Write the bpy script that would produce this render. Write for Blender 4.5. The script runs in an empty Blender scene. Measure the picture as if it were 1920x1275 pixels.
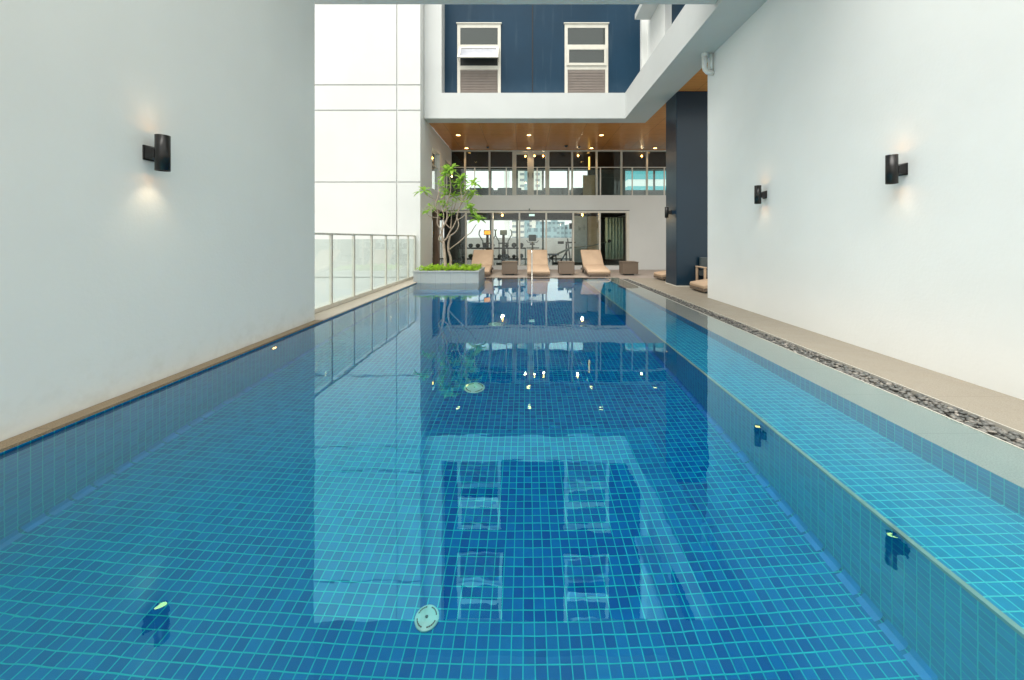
import bpy, bmesh, math, random
from mathutils import Vector, Matrix
random.seed(7)
R = math.radians
C = bpy.context.scene.collection
sc = bpy.context.scene

# ------------------------------------------------------------ camera, sky, sun, exposure
H = 1.25
cd = bpy.data.cameras.new('camera'); cam = bpy.data.objects.new('camera', cd); C.objects.link(cam)
cam.location = (0, 0, H); cam.rotation_euler = (R(90), 0, 0)
cd.sensor_width = 36; cd.lens = 13.125; cd.shift_x = -0.01354; cd.shift_y = -0.0992
cd.clip_start = 0.05; cd.clip_end = 3000
sc.camera = cam
w = bpy.data.worlds.new('World'); sc.world = w; w.use_nodes = True
wn = w.node_tree.nodes; wl = w.node_tree.links
bg = wn['Background']; bg.inputs[1].default_value = 0.15
sky = wn.new('ShaderNodeTexSky'); sky.sky_type = 'NISHITA'; sky.sun_disc = False
SUN_EL, SUN_AZ = 66, 215      # azimuth measured from +Y towards +X
sky.sun_elevation = R(SUN_EL); sky.sun_rotation = R(SUN_AZ)
sky.air_density = 1.0; sky.dust_density = 5.0; sky.ozone_density = 1.0
hs = wn.new('ShaderNodeHueSaturation'); hs.inputs['Saturation'].default_value = 0.10
wl.new(sky.outputs[0], hs.inputs['Color']); tn = wn.new('ShaderNodeMix'); tn.data_type = 'RGBA'; tn.blend_type = 'MULTIPLY'; tn.inputs[0].default_value = 1; tn.inputs[7].default_value = (.985, 1.0, .94, 1)
cm = wn.new('ShaderNodeMix'); cm.data_type = 'RGBA'; cm.inputs[7].default_value = (4.4, 4.4, 4.4, 1)   # bright overcast cloud
tc = wn.new('ShaderNodeTexCoord'); cn = wn.new('ShaderNodeTexNoise'); cn.inputs['Scale'].default_value = 2.2; cn.inputs['Detail'].default_value = 6
wl.new(tc.outputs['Generated'], cn.inputs['Vector'])
cr = wn.new('ShaderNodeValToRGB'); cr.color_ramp.elements[0].position = .2; cr.color_ramp.elements[0].color = (.45, .45, .45, 1); cr.color_ramp.elements[1].position = .6; cr.color_ramp.elements[1].color = (.92, .92, .92, 1)
wl.new(cn.outputs[0], cr.inputs[0]); wl.new(cr.outputs[0], cm.inputs[0]); wl.new(hs.outputs[0], cm.inputs[6])
wl.new(cm.outputs[2], tn.inputs[6]); wl.new(tn.outputs[2], bg.inputs[0])
sd = bpy.data.lights.new('sun', 'SUN'); sun = bpy.data.objects.new('sun', sd); C.objects.link(sun)
sd.energy = 1.5; sd.angle = R(50); sd.color = (1, .965, .91)
d = Vector((math.sin(R(SUN_AZ)) * math.cos(R(SUN_EL)), math.cos(R(SUN_AZ)) * math.cos(R(SUN_EL)), math.sin(R(SUN_EL))))
sun.rotation_euler = d.to_track_quat('Z', 'Y').to_euler()
sc.view_settings.view_transform = 'Standard'; sc.view_settings.look = 'None'
sc.view_settings.exposure = 1.42; sc.view_settings.gamma = 1
sc.cycles.max_bounces = 14; sc.cycles.transmission_bounces = 10; sc.cycles.glossy_bounces = 6
sc.cycles.diffuse_bounces = 6; sc.cycles.transparent_max_bounces = 16
sc.cycles.use_denoising = True
sc.cycles.sample_clamp_indirect = 6

# ------------------------------------------------------------ materials
def s2l(c): return tuple((x / 12.92 if x <= .04045 else ((x + .055) / 1.055) ** 2.4) for x in c)
class N:
    def __init__(s, name):
        s.m = bpy.data.materials.new(name); s.m.use_nodes = True
        s.t = s.m.node_tree; s.n = s.t.nodes; s.b = s.n['Principled BSDF']; s.out = s.n['Material Output']
        s.geo = None
    def link(s, a, b): s.t.links.new(a, b)
    def pos(s):
        if s.geo is None: s.geo = s.n.new('ShaderNodeNewGeometry')
        return s.geo.outputs['Position']
    def set(s, k, v):
        i = s.b.inputs[k]
        if hasattr(v, 'is_linked') or isinstance(v, bpy.types.NodeSocket): s.link(v, i)
        elif isinstance(v, (tuple, list)): i.default_value = (*v, 1)[:4]
        else: i.default_value = v
    def map(s, sc_, src=None):
        v = s.n.new('ShaderNodeVectorMath'); v.operation = 'MULTIPLY'; s.link(src or s.pos(), v.inputs[0]); v.inputs[1].default_value = sc_
        return v.outputs[0]
    def noise(s, scale, detail=4, stretch=(1, 1, 1), rough=.55):
        t = s.n.new('ShaderNodeTexNoise'); t.inputs['Scale'].default_value = scale; t.inputs['Detail'].default_value = detail
        t.inputs['Roughness'].default_value = rough
        s.link(s.map(stretch), t.inputs['Vector']); return t.outputs[0]
    def math(s, op, a, b=0, c=0):
        m = s.n.new('ShaderNodeMath'); m.operation = op
        for i, v in enumerate((a, b, c)):
            if isinstance(v, (int, float)): m.inputs[i].default_value = v
            else: s.link(v, m.inputs[i])
        return m.outputs[0]
    def ramp(s, f, stops):
        r = s.n.new('ShaderNodeValToRGB'); s.link(f, r.inputs[0])
        e = r.color_ramp.elements
        while len(e) < len(stops): e.new(.5)
        for i, (p, c) in enumerate(stops): e[i].position = p; e[i].color = (*c, 1) if len(c) == 3 else c
        return r.outputs[0]
    def mix(s, f, a, b):
        m = s.n.new('ShaderNodeMix'); m.data_type = 'RGBA'
        for i, v in ((0, f), (6, a), (7, b)):
            if isinstance(v, (int, float)): m.inputs[i].default_value = v
            elif isinstance(v, tuple): m.inputs[i].default_value = (*v, 1)
            else: s.link(v, m.inputs[i])
        return m.outputs[2]
    def bump(s, h, dist, strength=1):
        b = s.n.new('ShaderNodeBump'); b.inputs['Distance'].default_value = dist; b.inputs['Strength'].default_value = strength
        s.link(h, b.inputs['Height']); s.link(b.outputs[0], s.b.inputs['Normal']); return b.outputs[0]
    def sep(s, v):
        x = s.n.new('ShaderNodeSeparateXYZ'); s.link(v, x.inputs[0]); return x.outputs

def plain(name, col, rough=.5, metal=0, var=.12, nscale=6, bump=0, bscale=60, spec=.5):
    m = N(name)
    f = m.noise(nscale, 5)
    lo = tuple(c * (1 - var) for c in col); hi = tuple(min(1, c * (1 + var)) for c in col)
    m.set('Base Color', m.ramp(f, [(.3, lo), (.7, hi)]))
    m.set('Roughness', m.math('MULTIPLY_ADD', f, .12, rough - .06)); m.set('Metallic', metal); m.set('Specular IOR Level', spec)
    if bump: m.bump(m.noise(bscale, 4), bump)
    return m.m

def plaster(name, col, streak=.06, rough=.55, scuff=0):
    m = N(name)
    big = m.noise(.5, 4); st = m.noise(2.2, 4, (1, 1, .12)); fine = m.noise(9, 6)
    c = m.mix(m.math('MULTIPLY', st, streak * 4), col, tuple(x * .82 for x in col))
    c = m.mix(m.ramp(big, [(.35, (0, 0, 0)), (.7, (1, 1, 1))]), c, tuple(x * .90 for x in col))
    if scuff:
        z = m.sep(m.pos())[2]
        k = m.math('MULTIPLY', m.ramp(m.math('MULTIPLY', z, 1), [(0, (1, 1, 1)), (.45, (0, 0, 0))]), m.ramp(fine, [(.45, (0, 0, 0)), (.75, (1, 1, 1))]))
        c = m.mix(m.math('MULTIPLY', k, scuff), c, (.42, .40, .33))
    vo = m.n.new('ShaderNodeTexVoronoi'); vo.inputs['Scale'].default_value = 1.6; m.link(m.pos(), vo.inputs['Vector'])
    sp_ = m.math('LESS_THAN', vo.outputs['Distance'], .011)     # old fixing holes
    c = m.mix(m.math('MULTIPLY', sp_, .6), c, (.3, .3, .29))
    m.set('Base Color', c); m.set('Roughness', m.math('MULTIPLY_ADD', fine, .25, rough - .12))
    b = m.n.new('ShaderNodeMath'); b.operation = 'ADD'; m.link(m.noise(3, 3), b.inputs[0]); m.link(m.noise(30, 3), b.inputs[1])
    m.bump(b.outputs[0], .0014)
    return m.m

def emis(name, col, st):
    m = N(name); m.set('Base Color', col); m.set('Emission Color', col); m.set('Emission Strength', st); m.set('Roughness', .4); return m.m

def glass(name, tint=(.9, .96, .94), rough=0.0, extra=0.0):
    m = N(name); n = m.n
    tr = n.new('ShaderNodeBsdfTransparent'); tr.inputs[0].default_value = (*tint, 1)
    gl = n.new('ShaderNodeBsdfGlossy'); gl.inputs['Roughness'].default_value = rough
    lw = n.new('ShaderNodeLayerWeight'); lw.inputs[0].default_value = .5
    f = m.math('MULTIPLY_ADD', m.math('POWER', lw.outputs['Facing'], 5), .8, .035 + extra)
    mx = n.new('ShaderNodeMixShader'); m.link(f, mx.inputs[0]); m.link(tr.outputs[0], mx.inputs[1]); m.link(gl.outputs[0], mx.inputs[2])
    m.link(mx.outputs[0], m.out.inputs[0]); return m.m

T = .058
def tiles(name, c_lo, c_hi, grout, t=T, gw=.10, off=(.013, .021, .017)):
    m = N(name)
    o = m.n.new('ShaderNodeVectorMath'); o.operation = 'ADD'; m.link(m.pos(), o.inputs[0]); o.inputs[1].default_value = off
    p = m.sep(m.map((1 / t,) * 3, o.outputs[0])); nrm = m.sep(m.geo.outputs['True Normal'])
    ms = []
    for a in range(3):
        fr = m.math('FRACT', p[a]); q = m.math('ABSOLUTE', m.math('SUBTRACT', fr, .5))
        ln = m.math('GREATER_THAN', q, .5 - gw / 2)
        flat = m.math('LESS_THAN', m.math('ABSOLUTE', nrm[a]), .6)
        ms.append(m.math('MULTIPLY', ln, flat))
    line = m.math('MAXIMUM', m.math('MAXIMUM', ms[0], ms[1]), ms[2])
    fl = m.n.new('ShaderNodeVectorMath'); fl.operation = 'FLOOR'; m.link(m.map((1 / t,) * 3, o.outputs[0]), fl.inputs[0])
    wnz = m.n.new('ShaderNodeTexWhiteNoise'); m.link(fl.outputs[0], wnz.inputs['Vector'])
    c = m.mix(wnz.outputs[0], c_lo, c_hi)
    c = m.mix(m.math('MULTIPLY', m.noise(25, 3), .35), c, tuple(x * .6 for x in c_lo))
    g = m.mix(m.noise(4, 3), grout, tuple(x * .75 for x in grout))
    m.set('Base Color', m.mix(line, c, g)); m.set('Roughness', .35); m.set('Specular IOR Level', .15)
    m.bump(m.math('SUBTRACT', 1, line), .0012)
    return m.m

def stone(name, c1, c2, joint=(.6, .6), rough=.5, jcol=.55, off=(0, 0), spec=.4, stainz=0):
    m = N(name)
    f = m.noise(5, 6); g = m.noise(140, 3)
    c = m.mix(f, c1, c2); c = m.mix(m.ramp(g, [(.4, (0, 0, 0)), (.62, (1, 1, 1))]), c, tuple(x * .8 for x in c1))
    p = m.sep(m.pos()); ls = []
    for a in (0, 1):
        if not joint[a]: continue
        q = m.math('ABSOLUTE', m.math('SUBTRACT', m.math('FRACT', m.math('MULTIPLY_ADD', p[a], 1 / joint[a], off[a])), .5))
        ls.append(m.math('GREATER_THAN', q, .5 - .0022 / joint[a]))
    h = None
    if ls:
        l = ls[0] if len(ls) == 1 else m.math('MAXIMUM', ls[0], ls[1])
        c = m.mix(m.math('MULTIPLY', l, .8), c, tuple(x * jcol for x in c1))
        # each slab has its own tone
        fx = m.n.new('ShaderNodeCombineXYZ')
        for a in (0, 1):
            if joint[a]: m.link(m.math('FLOOR', m.math('MULTIPLY_ADD', p[a], 1 / joint[a], off[a] )), fx.inputs[a])
        wz = m.n.new('ShaderNodeTexWhiteNoise'); m.link(fx.outputs[0], wz.inputs['Vector'])
        c = m.mix(m.math('MULTIPLY', wz.outputs[0], .22), c, tuple(x * .7 for x in c2))
    m.set('Base Color', c); m.set('Roughness', m.math('MULTIPLY_ADD', f, .3, rough - .15)); m.set('Specular IOR Level', spec)
    m.bump(g, .0008)
    return m.m

M = {}
M['white'] = plaster('white_render', (.79, .795, .775), .05)
M['white_left'] = plaster('white_render_scuffed', (.74, .75, .715), .10, .42, scuff=.3)
M['panel'] = plaster('white_panel', (.63, .635, .62), .08)
M['grey_wall'] = plaster('grey_render', (.66, .665, .645), .05)
M['fascia'] = plaster('white_fascia', (.58, .59, .58), .06)
def blue_mat(name, a=(.004, .024, .048), glow=(.07, .115, .16), stain=1.0, rg=.5, sp=.2):
    m = N(name)
    big = m.noise(.7, 4); st = m.noise(6, 5, (1, 1, .06)); fine = m.noise(4, 6)
    c = m.mix(big, a, tuple(x * 1.7 for x in a))
    k = m.ramp(st, [(.6, (0, 0, 0)), (.78, (1, 1, 1))])
    c = m.mix(m.math('MULTIPLY', k, .16 * stain), c, (.16, .22, .25))
    z = m.sep(m.pos())[2]   # patchy paler colour towards the ledge
    low = m.ramp(m.math('MULTIPLY_ADD', z, 1.1, -6.5), [(0, (1, 1, 1)), (.75, (0, 0, 0))])
    c = m.mix(m.math('MULTIPLY', m.math('MULTIPLY', low, fine), .5 * stain), c, glow)
    m.set('Base Color', c); m.set('Roughness', rg); m.set('Specular IOR Level', sp); m.bump(m.noise(2.5, 3), .004); return m.m
M['blue'] = blue_mat('blue_painted_wall')
M['blue_col'] = blue_mat('blue_painted_column', (.003, .016, .030), stain=0, rg=.3, sp=.4)
def wood_mat():
    m = N('wood_soffit'); g = m.noise(3, 8, (1.2, 22, 1), .6); b = m.noise(.8, 3)
    c = m.ramp(g, [(.3, (.56, .22, .06)), (.7, (.76, .34, .10))])
    p = m.sep(m.pos())
    def ln(a, s, wd, o=0): return m.math('GREATER_THAN', m.math('ABSOLUTE', m.math('SUBTRACT', m.math('FRACT', m.math('MULTIPLY_ADD', p[a], 1 / s, o)), .5)), .5 - wd / s)
    l = m.math('MAXIMUM', ln(1, .61, .004), ln(0, 1.22, .004, .3))
    c = m.mix(m.math('MULTIPLY', l, .7), c, (.04, .018, .008))
    m.set('Base Color', c); m.set('Roughness', m.math('MULTIPLY_ADD', b, .12, .14)); m.bump(m.math('SUBTRACT', m.math('MULTIPLY', m.noise(2, 2), .5), m.math('MULTIPLY', l, .5)), .003); return m.m
M['wood'] = wood_mat()
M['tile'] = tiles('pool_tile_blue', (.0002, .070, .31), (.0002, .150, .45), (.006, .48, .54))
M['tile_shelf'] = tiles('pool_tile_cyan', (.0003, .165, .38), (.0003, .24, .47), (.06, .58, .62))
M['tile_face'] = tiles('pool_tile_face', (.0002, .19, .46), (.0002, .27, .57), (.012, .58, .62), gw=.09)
M['cove'] = plain('cove_tile', (.0003, .15, .50), .3, var=.2)
M['nosing'] = plain('nosing_stone', (.20, .30, .25), .5)
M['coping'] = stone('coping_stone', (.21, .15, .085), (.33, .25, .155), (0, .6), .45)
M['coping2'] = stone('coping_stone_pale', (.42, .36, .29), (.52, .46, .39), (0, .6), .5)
M['ledge'] = stone('grey_ledge_stone', (.35, .33, .30), (.44, .415, .38), (0, .6), .45)
M['deck'] = stone('deck_paver', (.27, .235, .185), (.35, .31, .25), (0, .6), .5)
M['deck2'] = stone('terrace_paver', (.33, .275, .235), (.43, .365, .32), (.6, .6), .45)
M['planter'] = stone('planter_granite', (.33, .345, .345), (.42, .44, .44), (.42, 0), .6, .35)
M['frame'] = plain('cream_aluminium', (.62, .59, .52), .4, .0, .05)
M['steelframe'] = plain('champagne_metal', (.62, .59, .52), .35, .25, .08)
M['steel'] = plain('brushed_steel', (.62, .60, .56), .22, 1, .05)
M['black'] = plain('black_metal', (.012, .011, .011), .32, .2, .2)
M['rubber'] = plain('black_rubber', (.02, .024, .026), .6)
M['dgrey'] = plain('dark_grey_plastic', (.045, .06, .065), .45)
M['greyp'] = plain('grey_green_plastic', (.10, .14, .13), .4)
M['glass'] = glass('clear_glass', (.95, .985, .975))
M['fglass'] = glass('fence_glass', (.91, .955, .94), 0, .03)
M['wglass'] = glass('window_glass', (.55, .62, .60), 0, .05)
M['bglass'] = glass('back_window_glass', (.98, .99, .99))
M['pale_pane'] = plain('pale_opaque_pane', (.30, .31, .35), .2)  # opaque pale colour, used on opened sashes instead of clear glass
M['louvre'] = plain('louvre_taupe', (.36, .31, .28), .5, 0, .05)
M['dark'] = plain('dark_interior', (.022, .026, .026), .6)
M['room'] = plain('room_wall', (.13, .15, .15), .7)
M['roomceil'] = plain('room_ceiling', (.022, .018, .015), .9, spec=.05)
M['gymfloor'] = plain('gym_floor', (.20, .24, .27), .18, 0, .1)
M['beige'] = plain('beige_panel', (.42, .37, .25), .6)
M['slate'] = plain('slate_column', (.26, .34, .38), .5)
M['brown'] = plain('brown_cladding', (.16, .10, .065), .5)
M['curtain'] = plain('green_grey_curtain', (.48, .60, .50), .8)
M['cushion'] = plain('tan_cushion', (.47, .34, .235), .85, 0, .08, 3, .002, 300, .2)
def weave(name, a, b, s=70):
    m = N(name); p = m.map((s,) * 3); q = m.sep(p)
    e = m.math('SINE', m.math('MULTIPLY', q[2], 3.1)); k = m.math('MULTIPLY', m.math('SINE', m.math('ADD', q[0], q[1])), e)
    k = m.math('MULTIPLY_ADD', k, .5, .5)
    m.set('Base Color', m.mix(k, a, b)); m.set('Roughness', .55); m.bump(k, .004); return m.m
M['wicker'] = weave('brown_wicker', (.05, .034, .024), (.24, .18, .13))
M['bark'] = plain('pale_bark', (.36, .28, .215), .7, 0, .25, 18, .006, 40)
def leafm(name, a, b, tr=.42):
    m = N(name); c = m.mix(m.noise(7, 3), a, b)
    m.set('Base Color', c); m.set('Roughness', .38); n = m.n
    t = n.new('ShaderNodeBsdfTranslucent'); m.link(c, t.inputs[0]); mx = n.new('ShaderNodeMixShader'); mx.inputs[0].default_value = tr
    m.link(m.b.outputs[0], mx.inputs[1]); m.link(t.outputs[0], mx.inputs[2]); m.link(mx.outputs[0], m.out.inputs[0]); return m.m
M['leaf'] = leafm('frangipani_leaf', (.12, .30, .03), (.46, .66, .12))
M['cover'] = leafm('ground_cover_leaf', (.20, .42, .015), (.46, .66, .06))
M['soil'] = plain('soil', (.05, .035, .022), .9)
def pebble_mat():
    m = N('pebble'); at = m.n.new('ShaderNodeAttribute'); at.attribute_name = 'tone'
    c = m.ramp(at.outputs['Fac'], [(0, (.05, .053, .05)), (.45, (.12, .12, .112)), (.75, (.19, .175, .155)), (1, (.34, .31, .27))])
    m.set('Base Color', c); m.set('Roughness', .45); m.bump(m.noise(120, 3), .001); return m.m
M['pebble'] = pebble_mat()
M['lamp'] = emis('warm_lamp', (1, .52, .14), 2.6)
M['down'] = emis('warm_downlight', (1, .55, .16), 6)
M['pend'] = emis('orange_bulb', (1, .42, .08), 7)
M['orange'] = emis('orange_screen', (1, .40, .04), .45)
M['exit'] = emis('exit_panel', (.55, .8, .68), .5)
M['drain'] = plain('drain_plastic', (.30, .66, .62), .35)
M['city'] = plain('city_ground', (.20, .21, .20), .9)
M['teal'] = plain('teal_glass_facade', (.06, .30, .34), .15, .3)
M['pipe'] = plain('white_pvc', (.70, .71, .69), .35)
M['sofa'] = plain('dark_teal_upholstery', (.035, .055, .058), .8)
def facade(name, wall, win, sx, sz, fx, fz):
    m = N(name); p = m.sep(m.pos())
    def b(a, s, f): return m.math('LESS_THAN', m.math('ABSOLUTE', m.math('SUBTRACT', m.math('FRACT', m.math('MULTIPLY', p[a], 1 / s)), .5)), f / 2)
    k = m.math('MULTIPLY', b(0, sx, fx), b(2, sz, fz))
    m.set('Base Color', m.mix(k, wall, win)); m.set('Roughness', .6); return m.m
M['tower_far'] = facade('far_tower', (.62, .60, .55), (.20, .22, .24), 4.2, 3.1, .55, .42)
M['block_far'] = facade('far_block', (.22, .32, .35), (.11, .17, .20), 3, 3.4, .6, .5)
M['teal_far'] = facade('near_glass_block', (.55, .62, .62), (.05, .33, .38), 100, 3.5, 1, .68)

# water
wm = N('pool_water')
g = wm.n.new('ShaderNodeBsdfRefraction'); g.inputs['IOR'].default_value = 1.333; g.inputs['Roughness'].default_value = 0
g.inputs['Color'].default_value = (.985, 1, .995, 1)
g2 = wm.n.new('ShaderNodeBsdfGlossy'); g2.inputs['Roughness'].default_value = 0; g2.inputs['Color'].default_value = (.62, .94, 1, 1)
gf = wm.n.new('ShaderNodeFresnel'); gf.inputs[0].default_value = 2.6
wm.pos(); wm.link(wm.math('MULTIPLY_ADD', wm.geo.outputs['Backfacing'], 1.333 - 2.6, 2.6), gf.inputs[0])
lw_ = wm.n.new('ShaderNodeLayerWeight'); lw_.inputs[0].default_value = .5
wm.link(wm.ramp(lw_.outputs['Facing'], [(.52, (.20, .88, 1)), (.84, (.93, .99, 1))]), g2.inputs['Color'])
nz = wm.noise(2.6, 2, (1, .6, 1)); n2 = wm.noise(9, 2, (.6, 1.3, 1)); msk = wm.ramp(wm.noise(.55, 2), [(.42, (.25, .25, .25)), (.68, (1, 1, 1))])
hh = wm.math('MULTIPLY', wm.math('MULTIPLY_ADD', n2, .22, nz), msk)
bn = wm.n.new('ShaderNodeBump'); bn.inputs['Distance'].default_value = .0024; bn.inputs['Strength'].default_value = 1
wm.link(hh, bn.inputs['Height']); gm = wm.n.new('ShaderNodeMixShader')
for q in (g, g2, gf): wm.link(bn.outputs[0], q.inputs['Normal'])
wm.link(gf.outputs[0], gm.inputs[0]); wm.link(g.outputs[0], gm.inputs[1]); wm.link(g2.outputs[0], gm.inputs[2]); wm.link(gm.outputs[0], wm.out.inputs[0])
M['water'] = wm.m

# ------------------------------------------------------------ helpers
class MB:
    def __init__(s): s.bm = bmesh.new()
    def box(s, x0, x1, y0, y1, z0, z1):
        v = [s.bm.verts.new(p) for p in ((x0, y0, z0), (x1, y0, z0), (x1, y1, z0), (x0, y1, z0), (x0, y0, z1), (x1, y0, z1), (x1, y1, z1), (x0, y1, z1))]
        for f in ((3, 2, 1, 0), (4, 5, 6, 7), (0, 1, 5, 4), (1, 2, 6, 5), (2, 3, 7, 6), (3, 0, 4, 7)): s.bm.faces.new([v[i] for i in f])
        return s
    def quad(s, *ps): s.bm.faces.new([s.bm.verts.new(p) for p in ps]); return s
    def tube(s, pts, rs, n=10, caps=True):
        pts = [Vector(p) for p in pts]
        if isinstance(rs, (int, float)): rs = [rs] * len(pts)
        rings = []; up = None
        for i, p in enumerate(pts):
            t = (pts[min(i + 1, len(pts) - 1)] - pts[max(i - 1, 0)]).normalized()
            if up is None: up = Vector((0, 0, 1)) if abs(t.z) < .9 else Vector((1, 0, 0))
            a = t.cross(up).normalized(); b = a.cross(t).normalized(); up = b
            rings.append([s.bm.verts.new(p + (a * math.cos(2 * math.pi * k / n) + b * math.sin(2 * math.pi * k / n)) * rs[i]) for k in range(n)])
        for i in range(len(rings) - 1):
            for k in range(n):
                f = s.bm.faces.new((rings[i][k], rings[i][(k + 1) % n], rings[i + 1][(k + 1) % n], rings[i + 1][k])); f.smooth = n > 6
        if caps: s.bm.faces.new(rings[0][::-1]); s.bm.faces.new(rings[-1])
        return s
    def lathe(s, c, prof, n=20, axis='Z'):
        rings = []
        for r, h in prof:
            ring = []
            for k in range(n):
                a = 2 * math.pi * k / n; p = (r * math.cos(a), r * math.sin(a), h)
                if axis == 'Y': p = (p[0], p[2], p[1])
                if axis == 'X': p = (p[2], p[0], p[1])
                ring.append(s.bm.verts.new(Vector(c) + Vector(p)))
            rings.append(ring)
        for i in range(len(rings) - 1):
            for k in range(n):
                f = s.bm.faces.new((rings[i][k], rings[i][(k + 1) % n], rings[i + 1][(k + 1) % n], rings[i + 1][k])); f.smooth = True
        if prof[0][0] > 1e-4: s.bm.faces.new(rings[0][::-1])
        if prof[-1][0] > 1e-4: s.bm.faces.new(rings[-1])
        return s
    def build(s, name, mat, parent=None, origin=None, bevel=0, smooth=False):
        if bevel:
            bmesh.ops.bevel(s.bm, geom=[e for e in s.bm.edges], offset=bevel, segments=2, affect='EDGES', profile=.5)
        bmesh.ops.recalc_face_normals(s.bm, faces=s.bm.faces)
        if parent is not None: o0 = Vector(parent['org']) if 'org' in parent else Vector((0, 0, 0))
        else:
            if origin is None:
                vs = [v.co for v in s.bm.verts]
                o0 = Vector(((min(v.x for v in vs) + max(v.x for v in vs)) / 2, (min(v.y for v in vs) + max(v.y for v in vs)) / 2, min(v.z for v in vs)))
            else: o0 = Vector(origin)
        bmesh.ops.translate(s.bm, verts=s.bm.verts, vec=-o0)
        me = bpy.data.meshes.new(name); s.bm.to_mesh(me); s.bm.free()
        me.materials.append(mat)
        if smooth:
            for p in me.polygons: p.use_smooth = True
        o = bpy.data.objects.new(name, me); C.objects.link(o)
        if parent is not None: o.parent = parent; ORG[o] = o0
        else: o.location = o0
        o['org'] = list(o0)
        return o
ORG = {}
def tag(o, label=None, cat=None, group=None, kind=None):
    if label: o['label'] = label
    if cat: o['category'] = cat
    if group: o['group'] = group
    if kind: o['kind'] = kind
    return o
def thing(name, label, cat, loc=(0, 0, 0), group=None):
    o = bpy.data.objects.new(name, None); C.objects.link(o); o.location = loc; o['org'] = list(loc); o.empty_display_size = .1
    return tag(o, label, cat, group)
def sub(name, mb, mat, parent, **k): return mb.build(name, mat, parent, **k)
def dup(root, loc=None, rotz=None, label=None, group=None):
    def rec(o, par):
        c = o.copy(); C.objects.link(c)
        if par is not None: c.parent = par
        for ch in list(o.children): rec(ch, c)
        return c
    r = rec(root, None)
    if loc is not None: r.location = loc
    if rotz is not None: r.rotation_euler = (0, 0, rotz)
    if label: r['label'] = label
    if group: r['group'] = group
    return r
def B(*a): return MB().box(*a)

# ------------------------------------------------------------ the setting: ground, pool, deck
PXL, PXS, PXR, PXE = -3.05, 1.80, 2.50, 2.945      # pool left wall, shelf edge, right tile wall, water edge
PY0, PY1, PD, SD_ = .25, 11.92, -1.2, -.35
G = MB(); G.quad((-900, -200, -30), (900, -200, -30), (900, 1500, -30), (-900, 1500, -30))
tag(G.build('ground', M['city']), kind='structure')
fl = MB(); fl.quad((PXL, PY0, PD), (PXS, PY0, PD), (PXS, PY1, PD), (PXL, PY1, PD))
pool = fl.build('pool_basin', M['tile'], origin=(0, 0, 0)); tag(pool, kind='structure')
pw = MB()
pw.quad((PXL, PY0, PD), (PXL, PY1, PD), (PXL, PY1, .010), (PXL, PY0, .010))
pw.quad((PXL, PY1, PD), (PXR, PY1, PD), (PXR, PY1, -.004), (PXL, PY1, -.004))
pw.quad((PXL, PY0, PD), (PXR, PY0, PD), (PXR, PY0, .0), (PXL, PY0, .0))
pw.quad((PXS, PY0, PD), (PXS, PY1, PD), (PXS, PY1, SD_), (PXS, PY0, SD_))
pw.quad((PXR, PY0, SD_), (PXR, PY1, SD_), (PXR, PY1, -.016), (PXR, PY0, -.016))
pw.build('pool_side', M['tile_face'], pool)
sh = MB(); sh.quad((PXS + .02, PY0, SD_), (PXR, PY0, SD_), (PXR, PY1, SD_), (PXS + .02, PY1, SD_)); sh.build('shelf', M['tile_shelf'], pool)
ns = MB(); ns.box(PXS - .004, PXS + .02, PY0, PY1, SD_ - .02, SD_ + .004); ns.build('nosing', M['nosing'], pool)
cv = MB()
for x, s in ((PXL, 1), (PXS, -1)):
    a, b = .012, .05
    y = PY0
    while y < PY1 - .06:       # rounded cove tiles laid end to end
        y2 = y + .110
        cv.quad((x + s * .003, y, PD + b), (x + s * .003, y2, PD + b), (x + s * .018, y2, PD + .018), (x + s * .018, y, PD + .018))
        cv.quad((x + s * .018, y, PD + .018), (x + s * .018, y2, PD + .018), (x + s * b, y2, PD + .003), (x + s * b, y, PD + .003))
        y += .125
cv.build('cove_tile', M['cove'], pool)
wt = MB()
nx, ny = 2, 2
wt.quad((PXL, PY0, 0), (PXE, PY0, 0), (PXE, PY1, 0), (PXL, PY1, 0))
wob = wt.build('water', M['water'], origin=(0, 0, 0)); tag(wob, kind='structure')
# submerged grey ledge, deck, coping
tag(B(PXR + .002, PXE - .006, PY0 - 2, PY1, -.30, -.014).build('ledge', M['ledge']), kind='structure')
tag(B(PXE - .006, PXE + .004, PY0 - 2, PY1 - .2, -.3, .003).build('overflow_lip', M['steelframe']), kind='structure')
tag(B(PXE + .004, 3.225, PY0 - 2, PY1 - .2, -.3, -.12).build('gutter_bed', M['soil']), kind='structure')
tag(B(3.225, 3.235, PY0 - 2, PY1 - .2, -.3, -.012).build('deck_trim', M['steelframe']), kind='structure')
tag(B(3.235, 9, -1.5, PY1, -.4, -.02).build('path', M['deck']), kind='structure')
tb = MB(); tb.box(-1.26, PXE - .006, PY1, 15.2, -.4, -.016); tb.box(-3.45, -1.26, PY1 + .02, 15.2, -.4, -.016)
tb.box(PXE - .006, 3.235, PY1 - .2, 15.2, -.4, -.018); tb.box(3.235, 9, PY1, 15.2, -.4, -.02)
tag(tb.build('terrace', M['deck2']), kind='structure')
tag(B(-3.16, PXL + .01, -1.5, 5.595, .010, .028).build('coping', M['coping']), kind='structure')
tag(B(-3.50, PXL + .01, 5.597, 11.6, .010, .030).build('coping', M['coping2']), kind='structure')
tag(B(-3.6, PXL - .004, 5.65, 11.9, -30, .0095).build('podium_edge', M['white']), kind='structure')
tag(B(-3.6, 9, -6, PY0, -.5, -.004).build('near_deck', M['deck2']), kind='structure')

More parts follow.
